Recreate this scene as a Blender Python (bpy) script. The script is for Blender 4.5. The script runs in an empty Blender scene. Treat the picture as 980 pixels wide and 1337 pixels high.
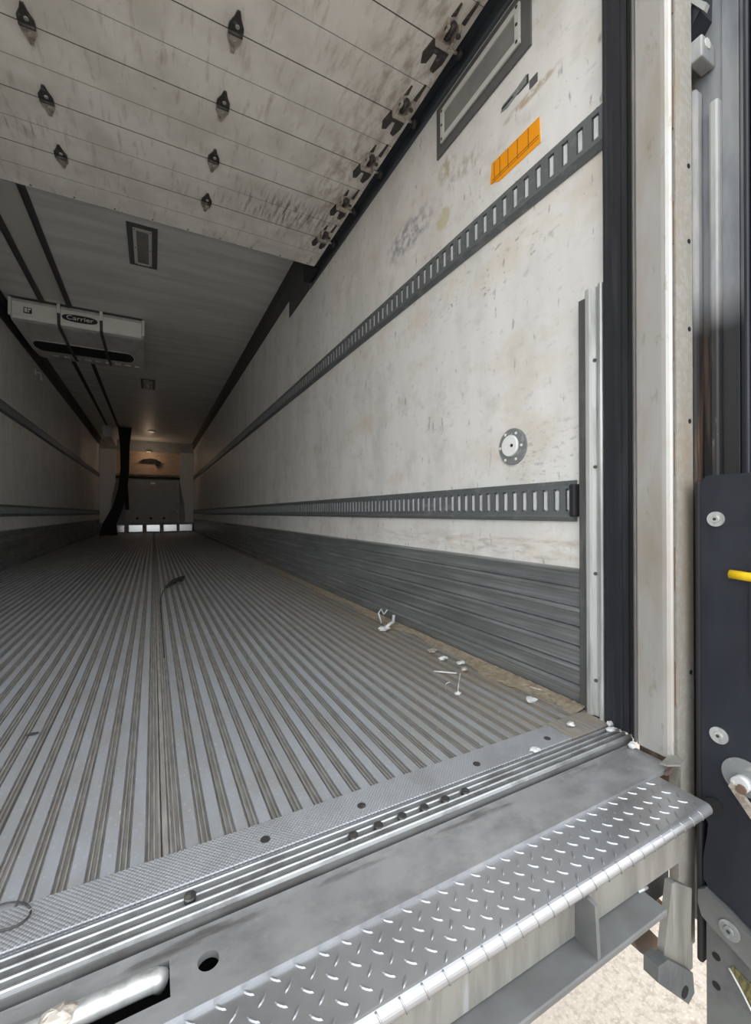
import bpy, bmesh, math, random
from mathutils import Matrix, Vector
random.seed(7)
R = math.radians
scene = bpy.context.scene
C = scene.collection

# ------------------------------------------------------------------ camera
F_PX, YAW, PITCH, ROLL = 551.95, R(27.735), R(0.036), R(-0.22)
fw = Vector((math.sin(YAW)*math.cos(PITCH), math.cos(YAW)*math.cos(PITCH), math.sin(PITCH)))
rt = Vector((math.cos(YAW), -math.sin(YAW), 0)); up = rt.cross(fw)
r2 = rt*math.cos(ROLL) + up*math.sin(ROLL); u2 = -rt*math.sin(ROLL) + up*math.cos(ROLL)
cd = bpy.data.cameras.new('camera'); cam = bpy.data.objects.new('camera', cd); C.objects.link(cam)
m = Matrix.Identity(4)
for i in range(3):
    m[i][0], m[i][1], m[i][2] = r2[i], u2[i], -fw[i]
m[0][3], m[1][3], m[2][3] = 0.112, 0.0, 0.575
cam.matrix_world = m
cd.sensor_fit = 'HORIZONTAL'; cd.sensor_width = 36; cd.lens = 36*F_PX/980
cd.clip_start = 0.02
scene.camera = cam

# ------------------------------------------------------------------ world, sun, exposure
w = bpy.data.worlds.new('sky'); scene.world = w; w.use_nodes = True
bg = w.node_tree.nodes['Background']
bg.inputs[0].default_value = (0.93, 0.97, 1.0, 1); bg.inputs[1].default_value = 1.0
sd = bpy.data.lights.new('sun', 'SUN'); sd.energy = 1.3; sd.angle = R(0.6); sd.color = (1.0, 0.95, 0.88)
sun = bpy.data.objects.new('sun', sd); C.objects.link(sun)
sun.rotation_euler = Vector((-0.62, -0.28, -0.85)).to_track_quat('-Z', 'Y').to_euler()
sun.location = (6, 4, 9)
vs = scene.view_settings
vs.view_transform = 'Standard'; vs.look = 'None'; vs.gamma = 1; vs.use_curve_mapping = False
vs.exposure = 1.5
scene.cycles.use_denoising = True
scene.cycles.max_bounces = 16; scene.cycles.diffuse_bounces = 12; scene.cycles.glossy_bounces = 6

# ------------------------------------------------------------------ materials
def pmat(name, base, rough=0.5, metal=0.0, layers=(), bump=None, rvar=0.0):
    mt = bpy.data.materials.new(name); mt.use_nodes = True
    nt = mt.node_tree; N = nt.nodes; L = nt.links
    b = N['Principled BSDF']
    b.inputs['Roughness'].default_value = rough; b.inputs['Metallic'].default_value = metal
    b.inputs['Base Color'].default_value = (*base, 1)
    geo = N.new('ShaderNodeNewGeometry')
    def noise(scale, detail, rough_=0.6):
        mp = N.new('ShaderNodeVectorMath'); mp.operation = 'MULTIPLY'
        L.new(geo.outputs['Position'], mp.inputs[0]); mp.inputs[1].default_value = scale if hasattr(scale, '__len__') else (scale,)*3
        n = N.new('ShaderNodeTexNoise'); n.inputs['Scale'].default_value = 1; n.inputs['Detail'].default_value = detail
        n.inputs['Roughness'].default_value = rough_
        L.new(mp.outputs[0], n.inputs['Vector']); return n.outputs[0]
    def rng(val, lo, hi, a, z):
        r = N.new('ShaderNodeMapRange'); L.new(val, r.inputs[0])
        r.inputs[1].default_value = lo; r.inputs[2].default_value = hi; r.inputs[3].default_value = a; r.inputs[4].default_value = z
        return r.outputs[0]
    prev = None
    for ly in layers:
        f = rng(noise(ly['s'], ly.get('d', 5)), ly.get('lo', .45), ly.get('hi', .65), 0, ly.get('amt', 1))
        for k in ('box', 'box2'):
            if k in ly:
                c, rad = ly[k]
                v1 = N.new('ShaderNodeVectorMath'); v1.operation = 'SUBTRACT'; L.new(geo.outputs['Position'], v1.inputs[0]); v1.inputs[1].default_value = c
                v2 = N.new('ShaderNodeVectorMath'); v2.operation = 'DIVIDE'; L.new(v1.outputs[0], v2.inputs[0]); v2.inputs[1].default_value = rad
                v3 = N.new('ShaderNodeVectorMath'); v3.operation = 'LENGTH'; L.new(v2.outputs[0], v3.inputs[0])
                k2 = rng(v3.outputs['Value'], ly.get('core', .5), 1, 1, 0)
                mm = N.new('ShaderNodeMath'); mm.operation = 'MULTIPLY'; L.new(f, mm.inputs[0]); L.new(k2, mm.inputs[1]); f = mm.outputs[0]
        mx = N.new('ShaderNodeMix'); mx.data_type = 'RGBA'
        L.new(f, mx.inputs[0])
        if prev is None: mx.inputs[6].default_value = (*base, 1)
        else: L.new(prev, mx.inputs[6])
        mx.inputs[7].default_value = (*ly['c'], 1)
        prev = mx.outputs[2]
    if prev is not None: L.new(prev, b.inputs['Base Color'])
    if rvar:
        L.new(rng(noise(9, 4), .3, .7, rough-rvar, rough+rvar), b.inputs['Roughness'])
    if bump:
        bp = N.new('ShaderNodeBump'); bp.inputs['Strength'].default_value = bump[1]; bp.inputs['Distance'].default_value = bump[2] if len(bump) > 2 else .002
        L.new(noise(bump[0], 4), bp.inputs['Height']); L.new(bp.outputs[0], b.inputs['Normal'])
    return mt

M = {}
M['wall'] = pmat('white_liner', (.88, .86, .825), .45, 0, [
    dict(c=(.72, .705, .67), s=(3, 4.5, 1.2), lo=.40, hi=.66, amt=.75),
    dict(c=(.60, .58, .54), s=(6, 8, 9), lo=.52, hi=.74, amt=.55),
    dict(c=(.66, .54, .38), s=(1.6, 2.4, 4.2), lo=.54, hi=.72, amt=.42),
    dict(c=(.70, .57, .38), s=(4, 5, 6), lo=.45, hi=.65, amt=.40, box=((1.24, 1.5, 1.52), (.4, 1.6, .13)), core=.3),
    dict(c=(.50, .48, .46), s=(26, 26, 40), lo=.60, hi=.72, amt=.45),
    dict(c=(.30, .29, .29), s=(34, 40, 11), lo=.64, hi=.71, amt=.7),
    dict(c=(.25, .24, .24), s=(90, 90, 90), lo=.70, hi=.74, amt=.8),
    dict(c=(.34, .33, .36), s=(20, 24, 26), lo=.42, hi=.60, amt=.85, box=((1.24, 1.78, 1.95), (.4, .26, .10))),
    dict(c=(.62, .55, .30), s=(8, 8, 7), lo=.3, hi=.4, amt=.65, box=((1.24, 1.50, 1.86), (.4, .055, .05)), core=.8),
    dict(c=(.46, .40, .24), s=(24, 24, 18), lo=.42, hi=.56, amt=.8, box=((1.24, 1.47, 2.06), (.4, .075, .065))),
    dict(c=(.52, .41, .30), s=(14, 30, 40), lo=.38, hi=.56, amt=.9, box=((1.24, 1.02, 1.978), (.4, .15, .02))),
    dict(c=(.55, .52, .47), s=(30, 30, 22), lo=.45, hi=.6, amt=.8, box=((1.24, 1.36, 1.98), (.4, .14, .05))),
    dict(c=(.62, .52, .40), s=(5, 9, 60), lo=.45, hi=.62, amt=.45, box=((1.24, 1.2, .455), (.4, 1.4, .05))),
    dict(c=(.45, .42, .38), s=(5, 14, 70), lo=.52, hi=.66, amt=.6, box=((1.24, 1.1, .45), (.4, .8, .05))),
    dict(c=(.24, .22, .20), s=(40, 24, 50), lo=.60, hi=.66, amt=.8, box=((1.24, 1.25, 1.48), (.4, .4, .11))),
    dict(c=(.42, .41, .40), s=(10, 30, 90), lo=.56, hi=.64, amt=.6, box=((1.24, .95, .75), (.4, .2, .16))),
    ], bump=((26, 30, 20), .22, .003))
M['door'] = pmat('door_paint', (.83, .81, .765), .5, 0, [
    dict(c=(.62, .595, .54), s=(5, 4, 3), lo=.42, hi=.66, amt=.75),
    dict(c=(.40, .35, .30), s=(30, 6, 5), lo=.55, hi=.72, amt=.6), dict(c=(.2, .18, .16), s=(60, 60, 60), lo=.68, hi=.73, amt=.8),
    dict(c=(.16, .13, .11), s=(55, 7, 5), lo=.48, hi=.62, amt=.85, box=((.85, 2.52, 2.4), (.42, .17, 1)), core=.35),
    dict(c=(.26, .25, .23), s=(60, 6, 5), lo=.52, hi=.66, amt=.6, box=((-.55, 2.52, 2.4), (.45, .12, 1)), core=.4),
    dict(c=(.34, .27, .22), s=(26, 10, 8), lo=.45, hi=.65, amt=.7, box=((1.1, 1.7, 2.4), (.30, 1.8, 1)), core=.4),
    ], bump=(25, .08, .002))
M['ceiling'] = pmat('ceiling_liner', (.82, .82, .79), .45, 0, [
    dict(c=(.68, .68, .66), s=(1.0, 9, 1), lo=.42, hi=.60, amt=.9)])
M['cove'] = pmat('cove_trim', (.07, .07, .07), .6)
M['alu'] = pmat('floor_aluminium', (.41, .43, .465), .45, .3, [
    dict(c=(.34, .345, .35), s=(9, 2.5, 6), lo=.4, hi=.65, amt=.8),
    dict(c=(.33, .295, .245), s=(9, 3, 6), lo=.25, hi=.52, amt=.9, box=((1.32, 1.8, 0), (.72, 3.8, 1)), core=.35), dict(c=(.36, .33, .30), s=(14, 6, 6), lo=.5, hi=.7, amt=.6), dict(c=(.62, .64, .67), s=(160, 90, 60), lo=.60, hi=.68, amt=.6),
    dict(c=(.08, .08, .08), s=(14, 7, 6), lo=.46, hi=.6, amt=.9, box=((.26, 3.85, 0), (.11, .42, 1)), core=.3),
    ], rvar=.1)
M['valley'] = pmat('floor_groove_dirt', (.32, .305, .288), .6, .1, [
    dict(c=(.22, .205, .19), s=(90, 14, 10), lo=.4, hi=.6, amt=.8),
    dict(c=(.33, .27, .19), s=(9, 6, 6), lo=.35, hi=.6, amt=.9, box=((1.32, 2.0, 0), (.6, 3.4, 1)), core=.35)])
M['seam'] = pmat('floor_seam', (.06, .055, .05), .8)
M['scuff'] = pmat('scuff_aluminium', (.24, .25, .25), .42, .35, [
    dict(c=(.38, .39, .39), s=(4, 2, 110), lo=.48, hi=.64, amt=.8),
    dict(c=(.14, .15, .15), s=(3, 2, 9), lo=.48, hi=.7, amt=.6)], rvar=.08)
M['track'] = pmat('track_steel', (.19, .205, .21), .45, .4, [dict(c=(.33, .34, .34), s=(20, 14, 30), lo=.55, hi=.7, amt=.7)])
M['slot'] = pmat('slot_galvanised', (.80, .81, .82), .4, .2, [dict(c=(.42, .43, .44), s=(10, 9, 6), lo=.45, hi=.7, amt=.8)])
M['tread'] = pmat('checker_aluminium', (.47, .485, .51), .42, .45, [dict(c=(.36, .36, .37), s=(9, 9, 9), lo=.45, hi=.65, amt=.7)])
def stud_relief(mt, pitch):
    nt = mt.node_tree; N = nt.nodes; L = nt.links
    g_ = N.new('ShaderNodeNewGeometry'); mp = N.new('ShaderNodeMapping'); mp.inputs['Rotation'].default_value = (0, 0, R(45)); mp.inputs['Scale'].default_value = (1/pitch,)*3
    L.new(g_.outputs['Position'], mp.inputs['Vector'])
    v = N.new('ShaderNodeTexVoronoi'); v.inputs['Randomness'].default_value = 0; v.inputs['Scale'].default_value = 1
    L.new(mp.outputs[0], v.inputs['Vector'])
    b = N.new('ShaderNodeBump'); b.inputs['Strength'].default_value = 1; b.inputs['Distance'].default_value = .003; b.invert = True
    L.new(v.outputs['Distance'], b.inputs['Height']); L.new(b.outputs[0], N['Principled BSDF'].inputs['Normal'])
stud_relief(M['tread'], .0052)
M['ridge'] = pmat('ridge_aluminium', (.50, .51, .52), .4, .7, [dict(c=(.20, .195, .19), s=(12, 30, 9), lo=.48, hi=.65, amt=.7)])
M['groovebed'] = pmat('groove_dirt', (.16, .158, .155), .7, .1, [dict(c=(.09, .085, .08), s=(8, 30, 9), lo=.45, hi=.62, amt=.8)])
M['sill'] = pmat('galvanised_sill', (.46, .465, .48), .42, .6, [
    dict(c=(.31, .305, .31), s=(9, 14, 7), lo=.42, hi=.62, amt=.8),
    dict(c=(.50, .49, .48), s=(30, 34, 20), lo=.54, hi=.66, amt=.6), dict(c=(.16, .15, .14), s=(5, 40, 9), lo=.5, hi=.62, amt=.8, box=((.2, .636, -.01), (1.5, .016, .1)))], rvar=.1, bump=(60, .06, .002))
M['diamond'] = pmat('diamond_plate', (.53, .54, .565), .34, .8, [dict(c=(.44, .445, .46), s=(8, 8, 8), lo=.4, hi=.65, amt=.7),
    dict(c=(.33, .29, .25), s=(14, 14, 14), lo=.45, hi=.65, amt=.6, box=((1.05, .5, -.02), (.2, .1, .1)))], rvar=.06)
M['lozenge'] = pmat('lozenge_metal', (.46, .47, .49), .36, .85)
M['beam'] = pmat('beam_galvanised', (.32, .31, .28), .55, .3, [dict(c=(.21, .20, .18), s=(26, 10, 4), lo=.42, hi=.62, amt=.8), dict(c=(.44, .45, .46), s=(40, 10, 3), lo=.60, hi=.72, amt=.7)])
M['flange'] = pmat('flange_steel', (.21, .215, .215), .55, .4, [dict(c=(.15, .15, .15), s=9, lo=.4, hi=.6, amt=.7)])
M['post'] = pmat('post_steel', (.53, .515, .49), .38, .5, [dict(c=(.42, .35, .26), s=(9, 9, 2.2), lo=.45, hi=.65, amt=.7), dict(c=(.35, .30, .24), s=(50, 50, 18), lo=.62, hi=.72, amt=.6)], rvar=.08)
M['strip'] = pmat('strip_galvanised', (.40, .375, .33), .6, .2, [dict(c=(.48, .46, .43), s=(60, 60, 60), lo=.45, hi=.6, amt=.7), dict(c=(.42, .31, .20), s=(12, 12, 3), lo=.5, hi=.65, amt=.5)], bump=(160, .15, .002))
M['rust'] = pmat('rusty_steel', (.14, .105, .085), .8, .1, [dict(c=(.20, .11, .06), s=30, lo=.45, hi=.6, amt=.8)])
M['rubber'] = pmat('black_rubber', (.020, .021, .026), .5, 0, [dict(c=(.06, .06, .068), s=(30, 30, 2), lo=.5, hi=.7, amt=.6)])
M['black'] = pmat('black_plastic', (.018, .018, .02), .6)
M['void'] = pmat('dark_inside', (.012, .012, .014), .9)
M['trackblue'] = pmat('door_track_steel', (.085, .10, .12), .38, .4, [dict(c=(.13, .14, .15), s=(8, 2, 8), lo=.45, hi=.65, amt=.7)])
M['guard'] = pmat('guard_galvanised', (.66, .67, .66), .38, .5, [dict(c=(.36, .36, .35), s=(30, 30, 3), lo=.45, hi=.62, amt=.8)])
M['guarddark'] = pmat('guard_edge', (.12, .12, .115), .6, .3, [dict(c=(.2, .19, .18), s=(30, 30, 7), lo=.5, hi=.65, amt=.7)])
M['hinge'] = pmat('hinge_steel', (.075, .07, .07), .5, .5, [dict(c=(.25, .24, .22), s=40, lo=.55, hi=.68, amt=.6)])
M['bright'] = pmat('bright_steel', (.68, .66, .62), .3, .7)
M['bracket'] = pmat('bracket_zinc', (.55, .50, .44), .45, .4, [dict(c=(.26, .20, .16), s=45, lo=.48, hi=.62, amt=.8)])
M['orange'] = pmat('orange_film', (1.0, .37, .0), .6)
M['orangeline'] = pmat('orange_print', (.42, .13, .01), .5)
M['frame_dark'] = pmat('lamp_frame_grey', (.12, .12, .12), .5)
M['bezel'] = pmat('lamp_bezel', (.62, .62, .58), .5)
M['lens'] = pmat('lamp_lens', (.26, .26, .25), .25, 0, [dict(c=(.2, .2, .19), s=14, lo=.4, hi=.6, amt=.5)])
M['disc'] = pmat('disc_grey', (.26, .27, .27), .5, .2, [dict(c=(.5, .5, .5), s=50, lo=.55, hi=.65, amt=.6)])
M['white'] = pmat('white_plastic', (.88, .88, .86), .4)
M['film'] = pmat('clear_film', (.66, .66, .65), .3)
M['evap'] = pmat('unit_white', (.88, .87, .83), .4, 0, [dict(c=(.75, .73, .69), s=7, lo=.5, hi=.7, amt=.5)])
M['evapgrey'] = pmat('unit_grey', (.62, .62, .60), .45, 0, [dict(c=(.45, .45, .44), s=(14, 5, 5), lo=.45, hi=.6, amt=.6)])
M['logo'] = pmat('logo_dark', (.03, .03, .045), .4)
M['navy'] = pmat('navy_paint', (.017, .020, .028), .40, 0, [dict(c=(.030, .034, .043), s=(8, 8, 3), lo=.45, hi=.65, amt=.7)], rvar=.08)
M['colgrey'] = pmat('column_grey', (.30, .31, .32), .5, .15, [
    dict(c=(.17, .18, .20), s=(14, 14, 4), lo=.42, hi=.62, amt=.8),
    dict(c=(.018, .018, .02), s=(26, 26, 5), lo=.2, hi=.32, amt=.97, box=((1.3, .5, .40), (.5, .5, .72)), core=.84),
    dict(c=(.13, .085, .055), s=(50, 50, 3), lo=.5, hi=.62, amt=.8, box=((1.3, .545, .75), (.5, .03, .33)), core=.6)])
M['collight'] = pmat('column_ridge', (.44, .44, .43), .5, .15, [dict(c=(.28, .29, .30), s=(20, 20, 5), lo=.42, hi=.62, amt=.8),
    dict(c=(.018, .018, .02), s=(26, 26, 5), lo=.2, hi=.32, amt=.97, box=((1.3, .5, .40), (.5, .5, .72)), core=.84),
    dict(c=(.15, .09, .055), s=(50, 50, 3), lo=.48, hi=.6, amt=.9, box=((1.3, .55, .75), (.5, .05, .33)), core=.6)])
M['steelgrey'] = pmat('steel_grey', (.17, .18, .175), .5, .3, [dict(c=(.10, .10, .115), s=(12, 12, 9), lo=.45, hi=.62, amt=.7)])
M['yellow'] = pmat('yellow_paint', (.85, .55, .01), .45)
M['label'] = pmat('label_olive', (.17, .15, .055), .5, 0, [dict(c=(.05, .05, .03), s=(90, 200, 60), lo=.48, hi=.56, amt=.8)])
M['bulk'] = pmat('bulkhead_grey', (.33, .33, .32), .55, 0, [dict(c=(.25, .25, .25), s=5, lo=.45, hi=.65, amt=.6)])
M['bulklight'] = pmat('bulkhead_light', (.58, .57, .55), .5)
M['brown'] = pmat('plywood', (.55, .40, .28), .55, 0, [dict(c=(.42, .30, .2), s=(6, 4, 20), lo=.45, hi=.6, amt=.7)])
M['polished'] = pmat('polished_block', (.85, .85, .84), .22, .9)
M['cloth'] = pmat('dark_cloth', (.016, .016, .018), .9)
M['ground'] = pmat('concrete_yard', (.30, .265, .23), .85, 0, [
    dict(c=(.19, .16, .13), s=46, lo=.46, hi=.6, amt=.8), dict(c=(.38, .345, .30), s=80, lo=.52, hi=.62, amt=.7),
    dict(c=(.25, .22, .19), s=1.3, lo=.4, hi=.6, amt=.5)], bump=(70, .4, .006))
M['exterior'] = pmat('exterior_white', (.7, .7, .7), .5)
M['grease'] = pmat('dark_debris', (.03, .028, .026), .8)

# ------------------------------------------------------------------ geometry helpers
ORG = {}
def thing(name, label=None, cat=None, loc=(0, 0, 0), group=None):
    o = bpy.data.objects.new(name, None); C.objects.link(o); o.location = loc; o.empty_display_size = .1
    ORG[o] = Vector(loc)
    return tag(o, label, cat, group)
def tag(o, label=None, cat=None, group=None, kind=None):
    if label: o['label'] = label
    if cat: o['category'] = cat
    if group: o['group'] = group
    if kind: o['kind'] = kind
    return o
class G:
    """collects solids into one bmesh (world metres)"""
    def __init__(s): s.bm = bmesh.new(); s.mi = 0
    def _m(s, faces):
        for f in faces: f.material_index = s.mi
    def box(s, x0, x1, y0, y1, z0, z1, bev=0, seg=2):
        t = bmesh.new()
        bmesh.ops.create_cube(t, size=1)
        for v in t.verts:
            v.co = Vector(((x0+x1)/2 + v.co.x*(x1-x0), (y0+y1)/2 + v.co.y*(y1-y0), (z0+z1)/2 + v.co.z*(z1-z0)))
        if bev: bmesh.ops.bevel(t, geom=t.edges[:], offset=bev, segments=seg, affect='EDGES', profile=.5)
        return s.add(t)
    def add(s, t, mat=None):
        if mat is not None: bmesh.ops.transform(t, matrix=mat, verts=t.verts)
        vm = {}
        for v in t.verts: vm[v] = s.bm.verts.new(v.co)
        for f in t.faces:
            try: nf = s.bm.faces.new([vm[v] for v in f.verts]); nf.material_index = s.mi; nf.smooth = f.smooth
            except ValueError: pass
        t.free(); return s
    def prism(s, pts, axis, a, b, smooth=False):
        """polygon pts in the two other axes (x: (y,z), y: (x,z), z: (x,y)), extruded from a to b on axis"""
        t = bmesh.new()
        def mk(p, q):
            return {'x': (q, p[0], p[1]), 'y': (p[0], q, p[1]), 'z': (p[0], p[1], q)}[axis]
        A = [t.verts.new(mk(p, a)) for p in pts]; B = [t.verts.new(mk(p, b)) for p in pts]
        n = len(pts)
        for i in range(n):
            f = t.faces.new((A[i], A[(i+1) % n], B[(i+1) % n], B[i])); f.smooth = smooth
        t.faces.new(A[::-1]); t.faces.new(B)
        bmesh.ops.recalc_face_normals(t, faces=t.faces[:])
        return s.add(t)
    def cyl(s, p, q, r, n=16, r2=None, smooth=True):
        p = Vector(p); q = Vector(q); d = q-p
        t = bmesh.new()
        bmesh.ops.create_cone(t, cap_ends=True, segments=n, radius1=r, radius2=r if r2 is None else r2, depth=d.length)
        for f in t.faces: f.smooth = smooth and len(f.verts) == 4
        return s.add(t, Matrix.Translation((p+q)/2) @ d.to_track_quat('Z', 'Y').to_matrix().to_4x4())
    def ball(s, p, r, sc=(1, 1, 1), n=8, jit=0):
        t = bmesh.new(); bmesh.ops.create_uvsphere(t, u_segments=n*2, v_segments=n, radius=r)
        for v in t.verts:
            if jit: v.co *= 1 + random.uniform(-jit, jit)
        for f in t.faces: f.smooth = not jit
        return s.add(t, Matrix.Translation(p) @ Matrix.Diagonal((*sc, 1)))
    def tube(s, pts, r, n=8):
        t = bmesh.new(); pts = [Vector(p) for p in pts]; rings = []
        for i, p in enumerate(pts):
            d = (pts[min(i+1, len(pts)-1)] - pts[max(i-1, 0)]).normalized()
            u = d.orthogonal().normalized() if abs(d.z) > .95 else d.cross(Vector((0, 0, 1))).normalized()
            v = d.cross(u)
            rings.append([t.verts.new(p + (u*math.cos(2*math.pi*k/n) + v*math.sin(2*math.pi*k/n))*r) for k in range(n)])
        for a, b in zip(rings, rings[1:]):
            for k in range(n):
                f = t.faces.new((a[k], a[(k+1) % n], b[(k+1) % n], b[k])); f.smooth = True
        t.faces.new(rings[0][::-1]); t.faces.new(rings[-1])
        bmesh.ops.recalc_face_normals(t, faces=t.faces[:])
        return s.add(t)
    def obj(s, name, mat, parent=None, label=None, cat=None, group=None, kind=None, base=None):
        me = bpy.data.meshes.new(name)
        org = ORG[parent] if parent else Vector(base or (0, 0, 0))
        bmesh.ops.translate(s.bm, verts=s.bm.verts, vec=-org)
        s.bm.to_mesh(me); s.bm.free()
        for k in ([mat] if isinstance(mat, str) else mat): me.materials.append(M[k])
        o = bpy.data.objects.new(name, me); C.objects.link(o)
        ORG[o] = org
        if parent: o.parent = parent
        else: o.location = org
        return tag(o, label, cat, group, kind)
def copy_to(o, parent, off):
    """copy of a part (shared mesh) shifted by off"""
    c = o.copy(); C.objects.link(c); c.parent = parent; c.location = o.location + Vector(off); ORG[c] = ORG[o]
    return c
def box(name, mat, parent, x0, x1, y0, y1, z0, z1, bev=0, **k):
    return G().box(x0, x1, y0, y1, z0, z1, bev).obj(name, mat, parent, **k)
def text_mesh(txt, size, depth, name, mat, parent, loc, rot, width=None):
    cu = bpy.data.curves.new('t', 'FONT'); cu.body = txt; cu.size = size; cu.extrude = depth; cu.align_x = 'CENTER'; cu.align_y = 'CENTER'
    to = bpy.data.objects.new('t', cu); C.objects.link(to)
    bpy.context.view_layer.update()
    me = bpy.data.meshes.new_from_object(to.evaluated_get(bpy.context.evaluated_depsgraph_get()))
    bpy.data.objects.remove(to); bpy.data.curves.remove(cu)
    bm = bmesh.new(); bm.from_mesh(me); bpy.data.meshes.remove(me)
    sx = 1
    if width:
        xs = [v.co.x for v in bm.verts]; sx = width/(max(xs)-min(xs))
    g = G(); g.add(bm, Matrix.Translation(loc) @ rot.to_matrix().to_4x4() @ Matrix.Diagonal((sx, 1, 1, 1)))
    return g.obj(name, mat, parent)

XR, XL, ZC, YF, YF0 = 1.24, -1.24, 2.74, 14.4, 0.79

# ================================================================== SETTING
ground = G().box(-30, 30, -40, 30, -1.45, -1.25).obj('ground', 'ground', kind='structure')

floor = tag(thing('floor'), kind='structure')
box('floor_deck', 'seam', floor, XL-.02, XR+.02, YF0-.02, YF, -.14, -.012)
# extruded aluminium bars, one object each, shared mesh
def bar_mesh(wide=False):
    g = G(); W = .0417
    h = 0.0
    # light flat top
    g.mi = 0; g.prism([(0, -.012), (0, h-.001), (.001, h), (.0205, h), (.0215, h-.001), (.0215, -.012)], 'y', YF0, YF)
    # dirty valley with two small ridges
    g.mi = 1
    g.prism([(.0215, -.012), (.0215, -.0075), (.0250, -.0075), (.0262, -.002), (.0282, -.002), (.0294, -.0075), (.0335, -.0075), (.0347, -.002), (.0367, -.002), (.0379, -.0075), (W, -.0075), (W, -.012)], 'y', YF0, YF)
    return g
x0 = -.0071
b0 = bar_mesh().obj('floor_bar', ['alu', 'valley'], floor)
def joint_mesh():
    g = G(); W = .0417; g.mi = 1
    g.prism([(0, -.012), (0, -.0035), (.004, -.0035), (.0045, -.007), (.0065, -.007), (.007, -.001), (.0155, -.001), (.016, -.007), (.018, -.007), (.0185, -.0035), (.0215, -.0035), (.0225, -.0075), (.0250, -.0075), (.0262, -.002), (.0282, -.002), (.0294, -.0075), (.0335, -.0075), (.0347, -.002), (.0367, -.002), (.0379, -.0075), (W, -.0075), (W, -.012)], 'y', YF0, YF)
    return g
j0 = joint_mesh().obj('floor_joint_bar', ['alu', 'valley'], floor)
fb = fj = True
for k in range(-32, 32):
    x = x0 + k*.0417
    if x < XL-.02 or x + .0417 > XR + .02: continue
    if k == -3: box('plank_joint', 'seam', floor, x-.003, x+.0012, YF0, YF, -.012, .0008)
    if k == 3:
        o = j0 if fj else copy_to(j0, floor, (0, 0, 0)); fj = False
        sx_ = x + .0045; ww = .0015
        box('plank_joint', 'seam', floor, sx_, sx_+ww, YF0, YF, -.012, -.0068)
    else:
        o = b0 if fb else copy_to(b0, floor, (0, 0, 0)); fb = False
    o.location.x = x; o.location.z = random.uniform(-.0006, .0006)
# drift of tan dirt along the foot of the right wall
g = G(); t = bmesh.new(); rows = []
ny = 260
for i in range(ny):
    y = .80 + (i/(ny-1))**1.5*7.0
    wd = (.050 + .016*math.sin(y*7.1) + .012*math.sin(y*17.3+1)) * (1 if y < 3.5 else max(.25, 1-(y-3.5)/4))
    rows.append([t.verts.new((XR-.0205, y, .0012)), t.verts.new((XR-.0205, y, .010+random.uniform(0, .003))), t.verts.new((XR-.02-wd*.45, y, .005+random.uniform(0, .0025))), t.verts.new((XR-.02-wd*.8, y, .0022+random.uniform(0, .001))), t.verts.new((XR-.02-wd*random.uniform(.95, 1.2), y, .0004))])
for A, B in zip(rows, rows[1:]):
    for q in range(4): t.faces.new((A[q], A[q+1], B[q+1], B[q]))
g.add(t)
M['dirt'] = pmat('tan_dirt', (.33, .275, .20), .95, 0, [dict(c=(.22, .17, .12), s=(50, 30, 30), lo=.42, hi=.6, amt=.8), dict(c=(.45, .38, .28), s=(90, 60, 60), lo=.55, hi=.65, amt=.7)], bump=(120, .5, .004))
g.obj('dirt_drift', 'dirt', floor, kind='stuff')

# side walls
def wall(side, name):
    s = 1 if side == 'R' else -1
    a, b = (XR, XR+.1) if s > 0 else (XL-.1, XL)
    o = tag(thing(name), kind='structure')
    # separate liner panels with fine joints; near panel first
    ys = [.735, 3.42, 6.1, 8.78, 11.46, YF+.1]
    for y0, y1 in zip(ys, ys[1:]):
        box('liner_panel', 'wall', o, a, b, y0+.0008, y1-.0008, -.14, ZC+.1)
    box('core', 'exterior', o, b if s > 0 else a-.01, b+.01 if s > 0 else a, .75, YF+.1, -.14, ZC+.12)
    # ribbed scuff liner: eight ribs, one object each
    n = 7; hgt = .405/n
    for k in range(n):
        z0 = k*hgt
        pr = [(0, z0), (.009, z0+.002), (.0125, z0+.55*hgt), (.016, z0+.74*hgt), (.0185, z0+.81*hgt), (.0185, z0+.85*hgt), (.015, z0+.91*hgt), (.008, z0+.97*hgt), (0, z0+hgt-.0005)]
        G().prism([(s*(XR-p), z) for p, z in pr], 'y', .80 if s > 0 else .74, YF).obj('scuff_rib', 'scuff', o)
    # dark cove at the roof line
    G().prism([(s*XR, 2.545), (s*(XR-.004), 2.545), (s*(XR-.012), 2.70), (s*(XR-.05), ZC), (s*XR, ZC)], 'y', .76, YF).obj('cove', 'cove', o)
    return o
wall_r = wall('R', 'wall_right'); wall_l = wall('L', 'wall_left')

ceiling = tag(thing('ceiling'), kind='structure')
ys = [.64, 2.9] + [2.9+1.22*k for k in range(1, 10)] + [YF+.1]
for y0, y1 in zip(ys, ys[1:]):
    box('roof_panel', 'ceiling', ceiling, XL, XR, y0+.0006, y1-.0006, ZC, ZC+.05)
box('roof_skin', 'exterior', ceiling, XL-.11, XR+.11, .56, YF+.12, ZC+.05, ZC+.13)
box('header', 'beam', ceiling, XL-.02, XR+.06, .56, .64, 2.46, ZC+.05)

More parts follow.
